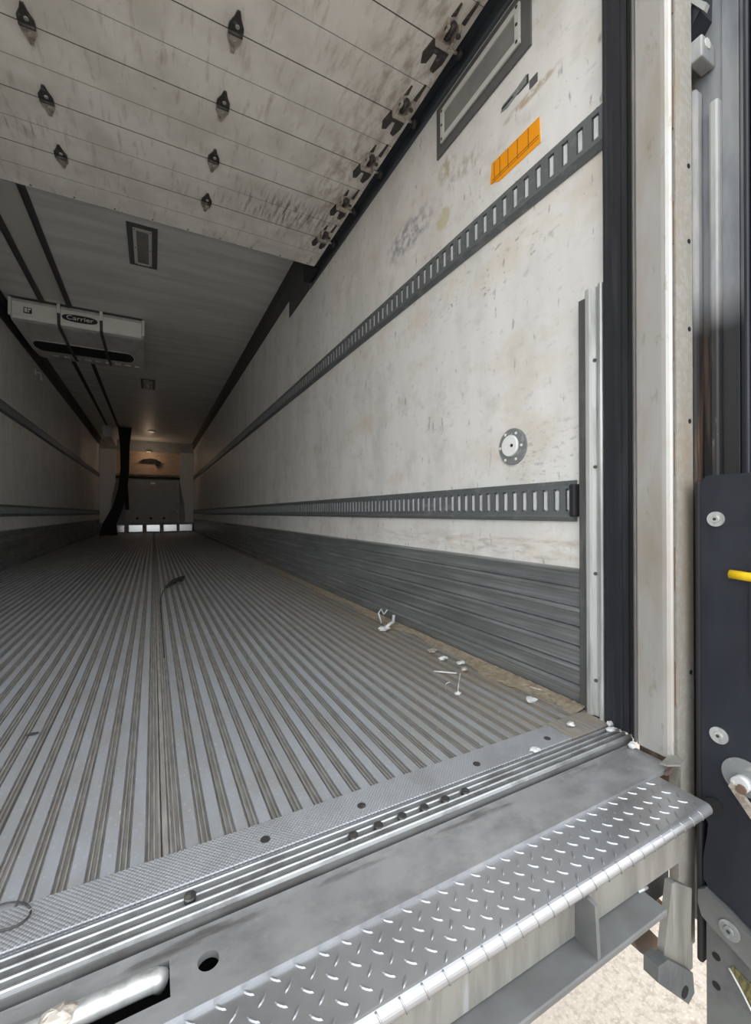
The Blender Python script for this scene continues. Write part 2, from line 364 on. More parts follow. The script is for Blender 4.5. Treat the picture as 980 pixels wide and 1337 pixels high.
# ---------------------------------------------------------------- front end of the load space
wf = tag(thing('wall_front'), kind='structure')
box('bulkhead_sheet', 'bulk', wf, XL, XR, YF+.05, YF+.15, -.14, ZC)
pb = box('bulkhead_panel', 'bulk', wf, -.62, .84, YF-.10, YF+.05, .28, 1.60, .01)
for z in (.62, .95, 1.28): box('panel_rib', 'bulk', pb, -.6, .82, YF-.108, YF-.10, z, z+.02)
for x in (-.3, .05, .4): G().cyl((x, YF-.11, .42), (x, YF-.10, .42), .035, 16).obj('vent_button', 'cloth', pb)
G().box(.05, .17, YF-.13, YF-.10, 1.44, 1.49, .008).obj('latch', 'white', pb)
G().box(.74, .80, YF-.13, YF-.10, .60, .65, .008).obj('catch', 'white', pb)
for s in (-1, 1):
    G().prism([(s*1.23, .3), (s*.98, .3), (s*.95, .9), (s*.84, 1.5), (s*.84, 2.42), (s*1.23, 2.42)] , 'y', YF-.18, YF+.05).obj('corner_duct', 'bulklight', wf)
up_ = box('return_opening', 'brown', wf, -.84, .84, YF+.0, YF+.05, 1.62, 2.42)
box('opening_shelf', 'brown', up_, -.84, .84, YF-.10, YF, 1.72, 1.75)
box('opening_lip', 'cloth', up_, -.84, .84, YF-.12, YF, 1.60, 1.66)
G().prism([(-.25, 2.10), (-.15, 2.18), (.05, 2.21), (.2, 2.19), (.34, 2.10), (.30, 2.07), (.26, 2.0), (.18, 2.0), (.18, 2.09)], 'y', YF-.10, YF-.02).obj('cable_loop', 'cloth', up_)
for i, x in enumerate((-.98, -.52, -.07, .38, .81)):
    box('floor_block', 'polished', wf, x, x+.37, YF-.30, YF-.16, .02, .24, .015)

# hanging air chute, folded dark fabric
dr = thing('air_chute', 'dark folded fabric air chute hanging at the far left corner', 'chute', (-.9, 12.4, 0))
def drape(pts, y, nm):
    g = G(); n = len(pts)
    for (x0_, x1_, za), (xa, xb, zb) in zip(pts, pts[1:]):
        g.prism([(x0_, za), (x1_, za), (xb, zb), (xa, zb)], 'y', y-.04, y+.04)
    g.obj(nm, 'cloth', dr)
drape([(-.66, -.36, 2.739), (-.62, -.41, 2.3), (-.61, -.42, 1.7), (-.66, -.46, 1.2), (-.78, -.55, .75), (-1.0, -.70, .3), (-1.06, -.68, .02)], 12.4, 'fold')
drape([(-.60, -.46, 1.5), (-.55, -.44, 1.1), (-.50, -.42, .66)], 12.3, 'strap_tail')
box('chute_collar', 'bulklight', dr, -.98, -.78, 12.2, 13.9, 2.45, 2.738, .02)

# ================================================================== CARGO TRACKS
def cargo_track(s, z0, z1, y0, y1, pitch, sl0, label, ind, cap=False, ystart=None):
    t = thing('cargo_track', label, 'track', (s*XR, y0, z0), 'slotted cargo tracks along the side walls')
    X = lambda d: s*(XR-d)
    h = z1-z0
    def strip(g, d0, d1, ya, yb, za, zb): g.box(min(X(d0), X(d1)), max(X(d0), X(d1)), ya, yb, za, zb)
    # rail: top and bottom strips plus webs between the slots
    zs0, zs1 = z0+h*.25, z0+h*.80
    g = G()
    strip(g, .004, .018, y0, y1, z0+h*.16, zs0); strip(g, .004, .018, y0, y1, zs1, z1-h*.12)
    ys = []; y = sl0
    while y < y1-.05: ys.append(y); y += pitch
    last = y0
    for y in ys:
        strip(g, .004, .018, last, y-.0115, zs0, zs1); last = y+.0115
    strip(g, .004, .018, last, y1, zs0, zs1)
    g.obj('rail', 'track', t)
    g = G(); strip(g, .0, .009, y0, y1, z1-h*.12, z1); g.obj('upper_lip', 'track', t)
    g = G(); g.prism([(X(0), z0), (X(.008), z0), (X(.012), z0+h*.04), (X(.022), z0+h*.11), (X(.018), z0+h*.16), (X(0), z0+h*.16)], 'y', y0, y1); g.obj('lower_lip', 'track', t)
    g = G(); strip(g, 0, .004, y0, y1, z0+h*.16, z1-h*.12); g.obj('back_strip', 'slot', t)
    # bright tongue in each slot: nearest ones single, the rest joined
    first = None; rest = G(); nr = 0
    for i, y in enumerate(ys):
        if i < ind:
            if first is None:
                g = G(); strip(g, .004, .015, y-.0065, y+.0065, zs0+.004, zs1-.006); first = g.obj('slot_tongue', 'slot', t); fy = y
            else: copy_to(first, t, (0, y-fy, 0))
        else:
            strip(rest, .004, .015, y-.0065, y+.0065, zs0+.004, zs1-.006); nr += 1
    if nr: rest.obj('slot_tongues', 'slot', t, kind='stuff')
    if cap:
        g = G(); g.box(min(X(0), X(.034)), max(X(0), X(.034)), y0-.016, y0+.004, z0+h*.12, z1-h*.10, .005); g.obj('end_cap', 'black', t)
    for zz in (z0+h*.05, z1-h*.05):
        y = y0+.03
        for k in range(8):
            g = G(); g.cyl((X(.008), y, zz), (X(.0125), y, zz), .0045, 8); g.obj('rivet', 'track', t); y += .3
    return t
cargo_track(1, 1.597, 1.722, .736, YF-.05, .0502, .767, 'dark slotted cargo track running high along the right wall', 60)
cargo_track(1, .545, .669, .842, YF-.05, .0432, .859, 'dark slotted cargo track with black end cap low on the right wall', 70, True)
cargo_track(-1, 1.597, 1.722, .736, YF-.05, .0502, .767, 'dark slotted cargo track running high along the left wall', 0)
cargo_track(-1, .545, .669, .842, YF-.05, .0432, .859, 'dark slotted cargo track low on the left wall above the ribbed liner', 0)

# ================================================================== ROLL-UP DOOR, OPEN UNDER THE ROOF
ZD = 2.40; PITCH = .3305; YE = 2.985
door = thing('roll_up_door', 'white sectional roll-up door slid open under the ceiling', 'door', (0, YE-7*PITCH, ZD))
DX0, DX1 = -1.165, 1.175
y0 = YE-PITCH; t_ = .03
def panel(y0, y1):
    g = G(); mid = (y0+y1)/2
    g.prism([(y0+.001, ZD+.003), (y0+.002, ZD), (mid-.0012, ZD), (mid-.001, ZD+.003), (mid+.001, ZD+.003), (mid+.0012, ZD), (y1-.002, ZD), (y1-.001, ZD+.003), (y1-.001, ZD+t_), (y0+.001, ZD+t_)], 'x', DX0, DX1)
    return g
p0 = panel(y0, YE).obj('door_panel', 'door', door)
for k in range(1, 7): copy_to(p0, door, (0, -k*PITCH, 0))
for k in range(0, 7):
    y = YE-k*PITCH
    if k: box('panel_joint', 'seam', door, DX0, DX1, y-.0019, y+.0019, ZD-.0004, ZD+.02)
    box('panel_groove', 'guarddark', door, DX0, DX1, y-PITCH/2-.0010, y-PITCH/2+.0010, ZD-.0003, ZD+.003)
# rubber strip along the leading edge and its screws
box('edge_strip', 'guarddark', door, DX0, DX1, YE, YE+.006, ZD+.002, ZD+.03, .002)
for k in range(12):
    x = DX0+.08+k*.2
    G().cyl((x, YE-.02, ZD-.002), (x, YE-.02, ZD+.001), .005, 8).obj('screw', 'hinge', door)
def leaf(g, s, L=.075, Wd=.028):
    pts = [(-Wd, 0), (-Wd*.95, .022), (-Wd*.45, .05), (-Wd*.2, L), (Wd*.2, L), (Wd*.45, .05), (Wd*.95, .022), (Wd, 0)]
    return pts
def hinge(x, y):
    h_ = G()
    pts = [(x+a, y+b+.004) for a, b in leaf(None, 1)] ; h_.prism(pts, 'z', ZD-.006, ZD-.0005)
    a = h_.obj('hinge', 'bracket', door)
    g = G(); g.prism([(x-b_, y-.004-c) for b_, c in leaf(None, 1)], 'z', ZD-.007, ZD-.0005); g.obj('hinge_leaf', 'hinge', a)
    G().cyl((x-.026, y, ZD-.008), (x+.026, y, ZD-.008), .007, 12).obj('knuckle', 'hinge', a)
    for dy in (.03, -.028):
        G().cyl((x+.003, y+dy, ZD-.0105), (x+.003, y+dy, ZD-.006), .008, 10).obj('bolt', 'bright', a)
for k in range(1, 7):
    y = YE-k*PITCH
    for x in (-.985, -.298, .394): hinge(x, y)
def end_hinge(x, y, s):
    g = G()
    g.prism([(x-s*.035, y), (x-s*.045, y+.06), (x-s*.03, y+.095), (x-s*.012, y+.085), (x-s*.005, y+.04), (x+s*.012, y+.04), (x+s*.018, y+.10), (x+s*.036, y+.105), (x+s*.05, y+.06), (x+s*.05, y)], 'z', ZD-.006, ZD-.0005)
    a = g.obj('roller_hinge', 'hinge', door)
    g = G(); g.box(min(x-s*.03, x-s*.018), max(x-s*.03, x-s*.018), y-.085, y-.005, ZD-.036, ZD-.0005, .003)
    g.box(min(x+s*.022, x+s*.034), max(x+s*.022, x+s*.034), y-.085, y-.005, ZD-.03, ZD-.0005, .003)
    g.box(x-.032, x+.036, y-.028, y-.004, ZD-.034, ZD-.0005, .003)
    g.obj('roller_bracket', 'bracket', a)
    g = G()
    for dx in (-.024, .028): g.cyl((x+dx, y-.07, ZD-.034), (x+dx, y-.07, ZD-.028), .01, 8)
    g.cyl((x+.002, y-.085, ZD-.012), (x+.002, y-.02, ZD-.012), .012, 10)
    g.obj('bracket_bolt', 'hinge', a)
    G().cyl((x, y-.012, ZD-.02), (x+s*.085, y-.012, ZD-.02), .006, 10).obj('axle', 'bright', a)
    G().cyl((x+s*.068, y-.012, ZD-.02), (x+s*.088, y-.012, ZD-.02), .020, 18).obj('roller', 'black', a)
    g = G(); g.prism([(x-s*.02, y-.09), (x-s*.004, y-.10), (x-s*.008, y-.14), (x-s*.014, y-.14)], 'z', ZD-.005, ZD-.0005); g.prism([(x+s*.028, y-.09), (x+s*.044, y-.09), (x+s*.044, y-.17), (x+s*.036, y-.17)], 'z', ZD-.005, ZD-.0005)
    g.obj('hinge_finger', 'hinge', a)
for k in range(1, 7):
    y = YE-k*PITCH
    end_hinge(1.108, y, 1)
    end_hinge(-1.10, y, -1)

# tracks that carry the door
def door_track(s, label):
    t = thing('door_track', label, 'track', (s*1.22, .75, 2.35))
    X = lambda d: s*(XR-d)
    g = G(); g.prism([(X(0), 2.376), (X(.010), 2.376), (X(.016), 2.380), (X(.016), 2.392), (X(.010), 2.398), (X(.010), 2.44), (X(.040), 2.436), (X(.044), 2.444), (X(.040), 2.448), (X(.010), 2.45), (X(.010), 2.52), (X(0), 2.52)], 'y', .76, 3.25); g.obj('channel', 'trackblue', t)
    g = G(); g.prism([(X(0), 2.382), (X(.006), 2.382), (X(.006), 2.56), (X(0), 2.56)], 'y', 3.25, 3.84); g.obj('end_plate', 'cove', t)
    g = G(); g.box(min(X(.006), X(.07)), max(X(.006), X(.07)), 3.03, 3.23, 2.40, 2.52, .01); g.obj('bumper_stop', 'black', t)
    return t
door_track(1, 'dark steel door track with black stop along the right wall')
door_track(-1, 'dark steel door track along the left wall beside the open door')

# ================================================================== LAMPS
def lamp(plane, u0, u1, v0, v1, label, name='ceiling_lamp', lit=False, bol=True):
    """plane 'c' = on ceiling (u=x, v=y); plane 'w' = on right wall (u=y, v=z)"""
    t = thing(name, label, 'lamp', ((u0+u1)/2, (v0+v1)/2, ZC) if plane == 'c' else (XR, (u0+u1)/2, (v0+v1)/2), 'recessed panel lamps')
    def b(nm, mt, a0, a1, c0, c1, d0, d1, bev=.003):
        g = G()
        if plane == 'c': g.box(a0, a1, c0, c1, ZC-d1, ZC-d0, bev)
        else: g.box(XR-d1, XR-d0, a0, a1, c0, c1, bev)
        return g.obj(nm, mt, t)
    W, H = u1-u0, v1-v0
    e = .040
    b('lamp_frame', 'frame_dark', u0, u1, v0, v1, 0, .008)
    # bezel: four bars
    i0, i1, j0, j1 = u0+e, u1-e, v0+e, v1-e
    k = .024
    b('bezel_bar', 'bezel', i0, i1, j0, j0+k, .008, .018); b('bezel_bar', 'bezel', i0, i1, j1-k, j1, .008, .018)
    b('bezel_bar', 'bezel', i0, i0+k, j0+k, j1-k, .008, .018); b('bezel_bar', 'bezel', i1-k, i1, j0+k, j1-k, .008, .018)
    b('lens', 'lens', i0+k, i1-k, j0+k, j1-k, .008, .013, .002)
    for a, c in ((i0+.012, j0+.012), (i1-.012, j0+.012), (i0+.012, j1-.012), (i1-.012, j1-.012), (i0+.012, (j0+j1)/2), (i1-.012, (j0+j1)/2)):
        g = G()
        if plane == 'c': g.cyl((a, c, ZC-.0205), (a, c, ZC-.018), .005, 8)
        else: g.cyl((XR-.0205, a, c), (XR-.018, a, c), .005, 8)
        g.obj('screw', 'hinge', t)
    return t
lamp('c', -.06, .15, 3.62, 4.22, 'rectangular ceiling lamp with grey frame just beyond the open door')
lamp('c', -.06, .15, 7.75, 8.35, 'rectangular ceiling lamp beyond the white cooling unit')
lamp('w', 1.005, 1.535, 2.138, 2.362, 'rectangular grey wall lamp under the door track on the right wall', 'wall_lamp')
dl = thing('dome_lamp', 'small lit dome lamp on the ceiling near the far end', 'lamp', (.08, 12.6, ZC))
G().cyl((.08, 12.6, ZC-.02), (.08, 12.6, ZC), .09, 20).obj('dome_base', 'white', dl)
M['glow'] = bpy.data.materials.new('dome_glow'); M['glow'].use_nodes = True
bs = M['glow'].node_tree.nodes['Principled BSDF']; bs.inputs['Emission Color'].default_value = (1, .72, .5, 1); bs.inputs['Emission Strength'].default_value = .12
G().ball((.08, 12.6, ZC-.02), .06, (1, 1, .5), 8).obj('dome_lens', 'glow', dl)
rl = thing('recess_fill_lamp', 'small added warm fill lamp at the top of the far return opening', 'lamp', (.0, YF-.09, 2.40))  # unseen lamp, added to give the far opening its warm light
G().box(-.06, .06, YF-.12, YF-.04, 2.385, 2.42, .006).obj('fill_lamp_body', 'bezel', rl)
rd = bpy.data.lights.new('recess_fill_light', 'POINT'); rd.energy = .9; rd.color = (1, .72, .5); rd.shadow_soft_size = .05
ro = bpy.data.objects.new('recess_fill_light', rd); C.objects.link(ro); ro.parent = rl; ro.location = (0, -.32, -.12)

# ceiling rails that hold the chute
for x, lb in ((-.65, 'thin dark ceiling rail nearer the lamp running along the trailer'), (-.88, 'thin dark ceiling rail nearer the left wall running along the trailer')):
    t = thing('ceiling_rail', lb, 'rail', (x, 2.9, ZC), 'pair of dark ceiling rails')
    box('rail_web', 'cove', t, x-.022, x+.022, 2.9, 12.3, ZC-.012, ZC, .002)
    box('rail_lip', 'cove', t, x-.022, x-.014, 2.9, 12.3, ZC-.022, ZC-.012)
# flat pale strip between the rails
box('duct_strip', 'bezel', None, -.855, -.675, 2.9, 5.3, ZC-.004, ZC, label='pale flat duct strip on the ceiling between two dark rails', cat='strip', base=(-.765, 2.9, ZC))

# ================================================================== COOLING UNIT
ev = thing('cooling_unit', 'white ceiling cooling unit with dark oval badge and long black slot', 'cooling unit', (-.56, 6.1, 2.52))
EX0, EX1 = -1.14, .02
G().prism([(5.40, 2.735), (5.40, 2.68), (5.41, 2.552), (5.425, 2.535), (5.46, 2.525), (6.0, 2.52), (6.25, 2.522), (6.6, 2.55), (6.85, 2.60), (6.9, 2.735)], 'x', EX0, EX1).obj('housing', 'evapgrey', ev)
# white front panels
for a, b_ in ((EX0+.02, -.755), (-.735, -.385), (-.365, EX1-.02)):
    G().prism([(5.398, 2.692), (5.408, 2.552), (5.420, 2.536), (5.404, 2.534), (5.394, 2.552), (5.385, 2.692)], 'x', a, b_).obj('front_panel', 'evap', ev)
box('top_lip', 'cove', ev, EX0-.01, EX1+.01, 5.375, 5.42, 2.725, 2.739)
# slot: recessed black stadium below
g = G(); xa, xb, yc, r_ = -1.02, -.17, 6.12, .17
pts = [(xb+r_*math.cos(a)*.45, yc+r_*math.sin(a)) for a in [R(-90+k*15) for k in range(13)]] + [(xa+r_*math.cos(a)*.45, yc+r_*math.sin(a)) for a in [R(90+k*15) for k in range(13)]]
g.prism(pts, 'z', 2.513, 2.5195); sl = g.obj('air_slot', 'void', ev)
rim = [(x, y, 2.517) for x, y in pts] + [(pts[0][0], pts[0][1], 2.517)]
G().tube(rim, .006, 6).obj('slot_rim', 'evapgrey', sl)
for k in range(9):
    x = EX0+.16+k*.11
    G().box(x, x+.06, 6.50, 6.54, 2.530, 2.548, .003).obj('louver', 'bright' if k > 5 else 'evapgrey', ev)
for x in (-.745, -.375):
    g = G(); g.prism([(5.372, 2.738), (5.388, 2.54), (5.44, 2.512), (6.0, 2.505), (6.3, 2.508), (6.62, 2.538), (6.62, 2.552), (6.2, 2.519), (5.46, 2.525), (5.41, 2.55), (5.39, 2.738)], 'x', x-.014, x+.014); g.obj('strap', 'cove', ev)
    box('strap_clip', 'white', ev, x-.014, x+.014, 5.362, 5.378, 2.64, 2.735, .003)
for x in (EX0, EX1):
    G().box(x-.012, x+.012, 5.375, 5.41, 2.55, 2.735, .004).obj('end_trim', 'white', ev)
# oval badge with lettering, and a small square mark
bd = G(); pts = [(-.562+.155*math.copysign(abs(math.cos(a))**.7, math.cos(a)), 2.618+.036*math.copysign(abs(math.sin(a))**.8, math.sin(a))) for a in [R(k*12) for k in range(30)]]
bd.prism(pts, 'y', 5.379, 5.392); bd = bd.obj('badge', 'logo', ev, label='dark oval badge')
from mathutils import Euler
text_mesh('Carrier', .062, .002, 'badge_lettering', 'white', bd, (-.562, 5.377, 2.618), Euler((R(90), 0, 0)), .235)
ic = G().box(-1.03, -.965, 5.379, 5.392, 2.59, 2.645).obj('square_mark', 'logo', ev)
G().box(-1.022, -1.0, 5.377, 5.380, 2.598, 2.637).box(-.994, -.972, 5.377, 5.380, 2.622, 2.637).box(-.994, -.984, 5.377, 5.380, 2.598, 2.615).obj('mark_print', 'white', ic)
# drain hook on the left wall below the unit
hk = thing('drain_hook', 'small pale drain fitting on the left wall under the cooling unit', 'fitting', (XL, 6.9, 2.3))
G().tube([(XL, 6.95, 2.42), (XL+.05, 6.95, 2.42), (XL+.06, 6.95, 2.37), (XL+.06, 6.95, 2.32)], .014).obj('hook_pipe', 'bezel', hk)
box('hook_plate', 'bezel', hk, XL, XL+.012, 6.91, 6.99, 2.38, 2.46, .003)

# ================================================================== RIGHT WALL FITTINGS
st = thing('orange_placard', 'bright orange instruction sticker with dark grid above the upper track', 'sticker', (XR, 1.08, 1.79))
G().prism([(.972, 1.785), (.976, 1.873), (1.195, 1.878), (1.204, 1.806), (1.18, 1.80), (1.16, 1.788)], 'x', XR-.0022, XR).obj('sticker_film', 'orange', st)
g = G()
for y in (1.02, 1.068, 1.112, 1.152, 1.18): g.box(XR-.003, XR-.0022, y, y+.003, 1.806, 1.872)
g.box(XR-.003, XR-.0022, .978, 1.195, 1.812, 1.815); g.box(XR-.003, XR-.0022, .978, 1.195, 1.803, 1.805)
g.obj('printed_grid', 'orangeline', st)
for (y, z, w_, h_, lb) in ((1.000, 2.012, .034, .030, 'small dark square sticker on the right wall'), ):
    G().box(XR-.0015, XR, y-w_/2, y+w_/2, z-h_/2, z+h_/2).obj('dark_sticker', 'frame_dark', None, label=lb, cat='sticker', base=(XR, y, z))
t = thing('torn_label', 'narrow torn grey label with dark outline below the wall lamp', 'sticker', (XR, 1.085, 2.04))
G().prism([(1.02, 2.025), (1.02, 2.055), (1.03, 2.062), (1.075, 2.052), (1.14, 2.05), (1.15, 2.03), (1.12, 2.022), (1.07, 2.03)], 'x', XR-.0012, XR).obj('label_paper', 'disc', t)
G().box(XR-.002, XR-.0012, 1.022, 1.028, 2.028, 2.056).box(XR-.002, XR-.0012, 1.022, 1.07, 2.026, 2.031).box(XR-.002, XR-.0012, 1.09, 1.145, 2.036, 2.044).obj('label_outline', 'hinge', t)

dc = thing('wall_port', 'round grey port with white plug on the right wall', 'port', (XR, 1.096, .805))
g = G(); g.cyl((XR, 1.096, .805), (XR-.006, 1.096, .805), .064, 40); g.obj('port_ring', 'disc', dc)
g = G(); g.cyl((XR-.006, 1.106, .808), (XR-.012, 1.106, .808), .040, 32, r2=.035); g.obj('plug', 'white', dc)
G().cyl((XR-.012, 1.092, .808), (XR-.0135, 1.092, .808), .006, 10).obj('plug_hole', 'black', dc)
for a in range(6):
    G().cyl((XR-.006, 1.103+.05*math.cos(a*1.05), .805+.052*math.sin(a*1.05)), (XR-.008, 1.103+.05*math.cos(a*1.05), .805+.052*math.sin(a*1.05)), .005, 8).obj('port_screw', 'white', dc)

# corner guard (galvanised, 1.2 m tall)
cg = thing('corner_guard', 'galvanised vertical corner guard beside the black door seal', 'guard', (1.22, .77, 0))
def vert(pts, z0, z1, name, mt, par, slope=0):
    g = G(); g.prism(pts, 'z', z0, z1); return g.obj(name, mt, par)
vert([(1.2405, .790), (1.2405, .822), (1.221, .822), (1.217, .818), (1.217, .790)], 0, 1.19, 'guard_edge', 'guarddark', cg)
vert([(1.236, .7365), (1.236, .790), (1.206, .790), (1.203, .786), (1.203, .776), (1.210, .772), (1.213, .762), (1.213, .756), (1.205, .750), (1.200, .745), (1.200, .740), (1.204, .7365)], 0, 1.205, 'guard_channel', 'guard', cg)
for z in (.1, .4, .7, 1.0): G().cyl((1.213, .764, z), (1.209, .764, z), .005, 8).obj('rivet', 'guarddark', cg)

# black door seal
sl = thing('door_seal', 'tall black rubber door seal between the wall and the steel post', 'seal', (1.22, .68, 0))
vert([(1.245, .632), (1.245, .735), (1.206, .735), (1.200, .729), (1.200, .640), (1.206, .632)], 0, 2.735, 'seal_body', 'rubber', sl)
for y in (.722, .702, .682, .664):
    vert([(1.2, y-.004), (1.2, y+.004), (1.196, y+.002), (1.196, y-.002)], 0, 2.46, 'seal_rib', 'rubber', sl)
vert([(1.2, .634), (1.2, .652), (1.184, .648), (1.178, .640), (1.184, .633)], .004, 2.46, 'seal_lip', 'black', sl)

# rear frame post
po = thing('frame_post', 'pale steel rear frame post right of the black seal', 'post', (1.2, .58, 0))
vert([(1.19, .627), (1.172, .627), (1.170, .623), (1.170, .566), (1.1708, .557), (1.1730, .550), (1.1765, .546), (1.1790, .5455), (1.1795, .55), (1.1795, .59), (1.19, .59)], 0, 2.46, 'inner_face', 'post', po)
vert([(1.181, .590), (1.192, .590), (1.192, .566), (1.31, .566), (1.31, .632), (1.19, .632), (1.181, .60)], -.13, 2.6, 'post_core', 'rust', po)
vert([(1.192, .545), (1.262, .545), (1.265, .549), (1.265, .565), (1.192, .565)], -.462, 2.6, 'outer_strip', 'strip', po)
z = .12
for k in range(7):
    G().prism([(1.1796, z), (1.1918, z), (1.1918, z+.10), (1.1796, z+.10)], 'y', .549, .566).obj('weld_bead', 'rust', po); z += .27
for k, z in enumerate((.19, .79, 1.01, 1.22, 1.40)):
    G().cyl((1.247, .5435, z), (1.247, .547, z), .0055, 12).obj('strip_hole', 'void', po)
vert([(1.1695, .626), (1.1705, .6265), (1.1705, .632), (1.166, .632), (1.164, .628)], 0.004, 2.46, 'edge_seam', 'guarddark', po)
# left-hand post, mirrored, outside the picture but carrying the other side of the opening
pl = thing('frame_post', 'pale steel rear frame post on the left side of the opening', 'post', (-1.2, .58, -.46))
G().box(-1.33, -1.17, .545, .735, -.462, 2.6, .006).obj('outer_strip', 'strip', pl)

# ================================================================== THRESHOLD, SILL, STEP
th = thing('threshold', 'grooved aluminium threshold strip with checkered plate at the floor edge', 'threshold', (0, .72, -.02))
box('checker_plate', 'tread', th, -1.165, 1.048, .7165, .7905, -.05, .0025, .0012)
box('corner_plate', 'valley', th, 1.052, 1.205, .7165, .80, -.05, .001, .001)
box('groove_bed', 'groovebed', th, -1.165, 1.20, .6555, .7160, -.05, -.007)
for y in (.7080, .6925, .6770, .6615):
    G().prism([(y-.0034, -.007), (y-.0024, -.001), (y-.0009, .0008), (y+.0009, .0008), (y+.0024, -.001), (y+.0034, -.007)], 'x', -1.165, 1.20).obj('ridge', 'ridge', th)
for x, y in [(.47, .7437), (.284, .7465), (.76, .744), (-.4, .744), (.99, .744)] + [(.425+.0505*k, .684) for k in range(6)] + [(.159, .690)]:
    G().cyl((x, y, -.004), (x, y, .0034), .0085, 14).obj('screw_hole', 'hinge', th)

si = thing('sill_plate', 'smooth galvanised steel sill plate between threshold and diamond step', 'sill', (0, .6, -.05))
g = G(); zt, zb = -.012, -.022
g.box(-1.16, 1.17, .619, .6475, zb, zt); g.box(-1.16, 1.17, .545, .571, zb, zt)
g.box(-1.16, -.32, .571, .619, zb, zt); g.box(.2, 1.17, .571, .619, zb, zt); g.box(.129, .151, .571, .619, zb, zt)
# square piece .151-.2 with round hole r .0135 at (.1745,.594)
cx_, cy_, hr = .1745, .594, .0135
n = 32; ring = []
t = bmesh.new()
sq = []
for k in range(n):
    a = 2*math.pi*(k+.5)/n; c, s_ = math.cos(a), math.sin(a)
    # ray to rectangle
    tx = ((.2 if c > 0 else .151)-cx_)/c if abs(c) > 1e-6 else 9; ty = ((.619 if s_ > 0 else .571)-cy_)/s_ if abs(s_) > 1e-6 else 9
    q = min(tx, ty); sq.append((cx_+c*q, cy_+s_*q)); ring.append((cx_+c*hr, cy_+s_*hr))
vo = [t.verts.new((x, y, zt)) for x, y in sq]; vi = [t.verts.new((x, y, zt)) for x, y in ring]; vb = [t.verts.new((x, y, zb)) for x, y in ring]
for k in range(n):
    j = (k+1) % n
    t.faces.new((vo[k], vo[j], vi[j], vi[k])); t.faces.new((vi[k], vi[j], vb[j], vb[k]))
    (xa, ya), (xb, yb) = sq[k], sq[j]
    if abs(xa-xb) > 1e-5 and abs(ya-yb) > 1e-5:
        cxn = xa if abs(xa-.151) < 1e-5 or abs(xa-.2) < 1e-5 else xb
        cyn = ya if abs(ya-.571) < 1e-5 or abs(ya-.619) < 1e-5 else yb
        t.faces.new((vo[k], t.verts.new((cxn, cyn, zt)), vo[j]))
g.add(t)
g.obj('plate', 'sill', si)
box('well', 'void', si, -1.16, 1.17, .545, .63, -.13, -.11)
box('well_back', 'void', si, -1.16, 1.17, .63, .655, -.13, -.030)
ba = thing('sill_bar', 'pale round bar lying in the slot of the steel sill', 'bar', (-.1, .606, -.02))
G().tube([(-.31, .606, -.016), (.10, .606, -.016), (.112, .606, -.017), (.12, .608, -.024)], .0125, 14).obj('bar_rod', 'guard', ba)
G().ball((.012, .604, -.008), .016, (1.3, .8, .7), 8, .12).obj('weld_lump', 'bracket', ba)
G().prism([(-.005, .595), (.03, .592), (.036, .57), (-.002, .565)], 'z', -.03, -.012).obj('weld_tab', 'bracket', ba)

sp = thing('step_plate', 'raised-lozenge diamond tread step along the trailer rear edge', 'step', (0, .49, -.05))
lipc, lr = (.452, -.032), .012
prof = [(.549, -.0215), (.549, -.0185), (.452, -.02)] + [(lipc[0]-lr*math.sin(R(a)), lipc[1]+lr*math.cos(R(a))) for a in range(15, 166, 15)] + [(.452, -.0425), (.455, -.0385)] + [(lipc[0]-.008*math.sin(R(a)), lipc[1]+.008*math.cos(R(a))) for a in range(165, 14, -15)] + [(.452, -.0235)]
g = G()
t = bmesh.new()
for xq in (-1.15, 1.11):
    pass
t.free()
g.prism(prof, 'x', -1.15, 1.11); g.obj('tread_sheet', 'diamond', sp)
def loz(x, y, z, ang, pitch_=0):
    """raised lozenge with sloped sides"""
    t = bmesh.new(); a, b_, h_ = .0100, .0026, .0018
    base = [(a, 0), (a*.55, b_*.8), (0, b_), (-a*.55, b_*.8), (-a, 0), (-a*.55, -b_*.8), (0, -b_), (a*.55, -b_*.8)]
    B = [t.verts.new((p[0], p[1], -.0004)) for p in base]; T = [t.verts.new((p[0]*.72, p[1]*.5, h_)) for p in base]
    for k in range(8): f = t.faces.new((B[k], B[(k+1) % 8], T[(k+1) % 8], T[k]))
    f = t.faces.new(T)
    return t, Matrix.Translation((x, y, z)) @ Matrix.Rotation(pitch_, 4, 'X') @ Matrix.Rotation(ang, 4, 'Z')
rest = G(); protos = {}
for fam, (xo, rows, ang) in enumerate((( .2796, (.5375, .506, .4745), R(-45)), (.2936, (.5220, .4905, .4585), R(45)))):
    for y in rows:
        k = -44
        while True:
            x = xo + k*.03285 + (.0 if fam == 0 else .0); k += 1
            if x > 1.095: break
            if x < -1.14: continue
            z = -.0185 - (.549-y)/.097*.0015
            if x > .19:
                key = (fam,)
                if key not in protos:
                    t, mx = loz(0, 0, 0, ang); gg = G(); gg.add(t, Matrix.Rotation(ang, 4, 'Z'))
                    o = gg.obj('lozenge', 'lozenge', None, base=(0, 0, 0)); o.parent = sp
                    protos[key] = o
                else:
                    o = protos[key].copy(); C.objects.link(o); o.parent = sp
                o.location = Vector((x, y, z)) - ORG[sp]
            else:
                t, mx = loz(x, y, z, ang); rest.add(t, mx)
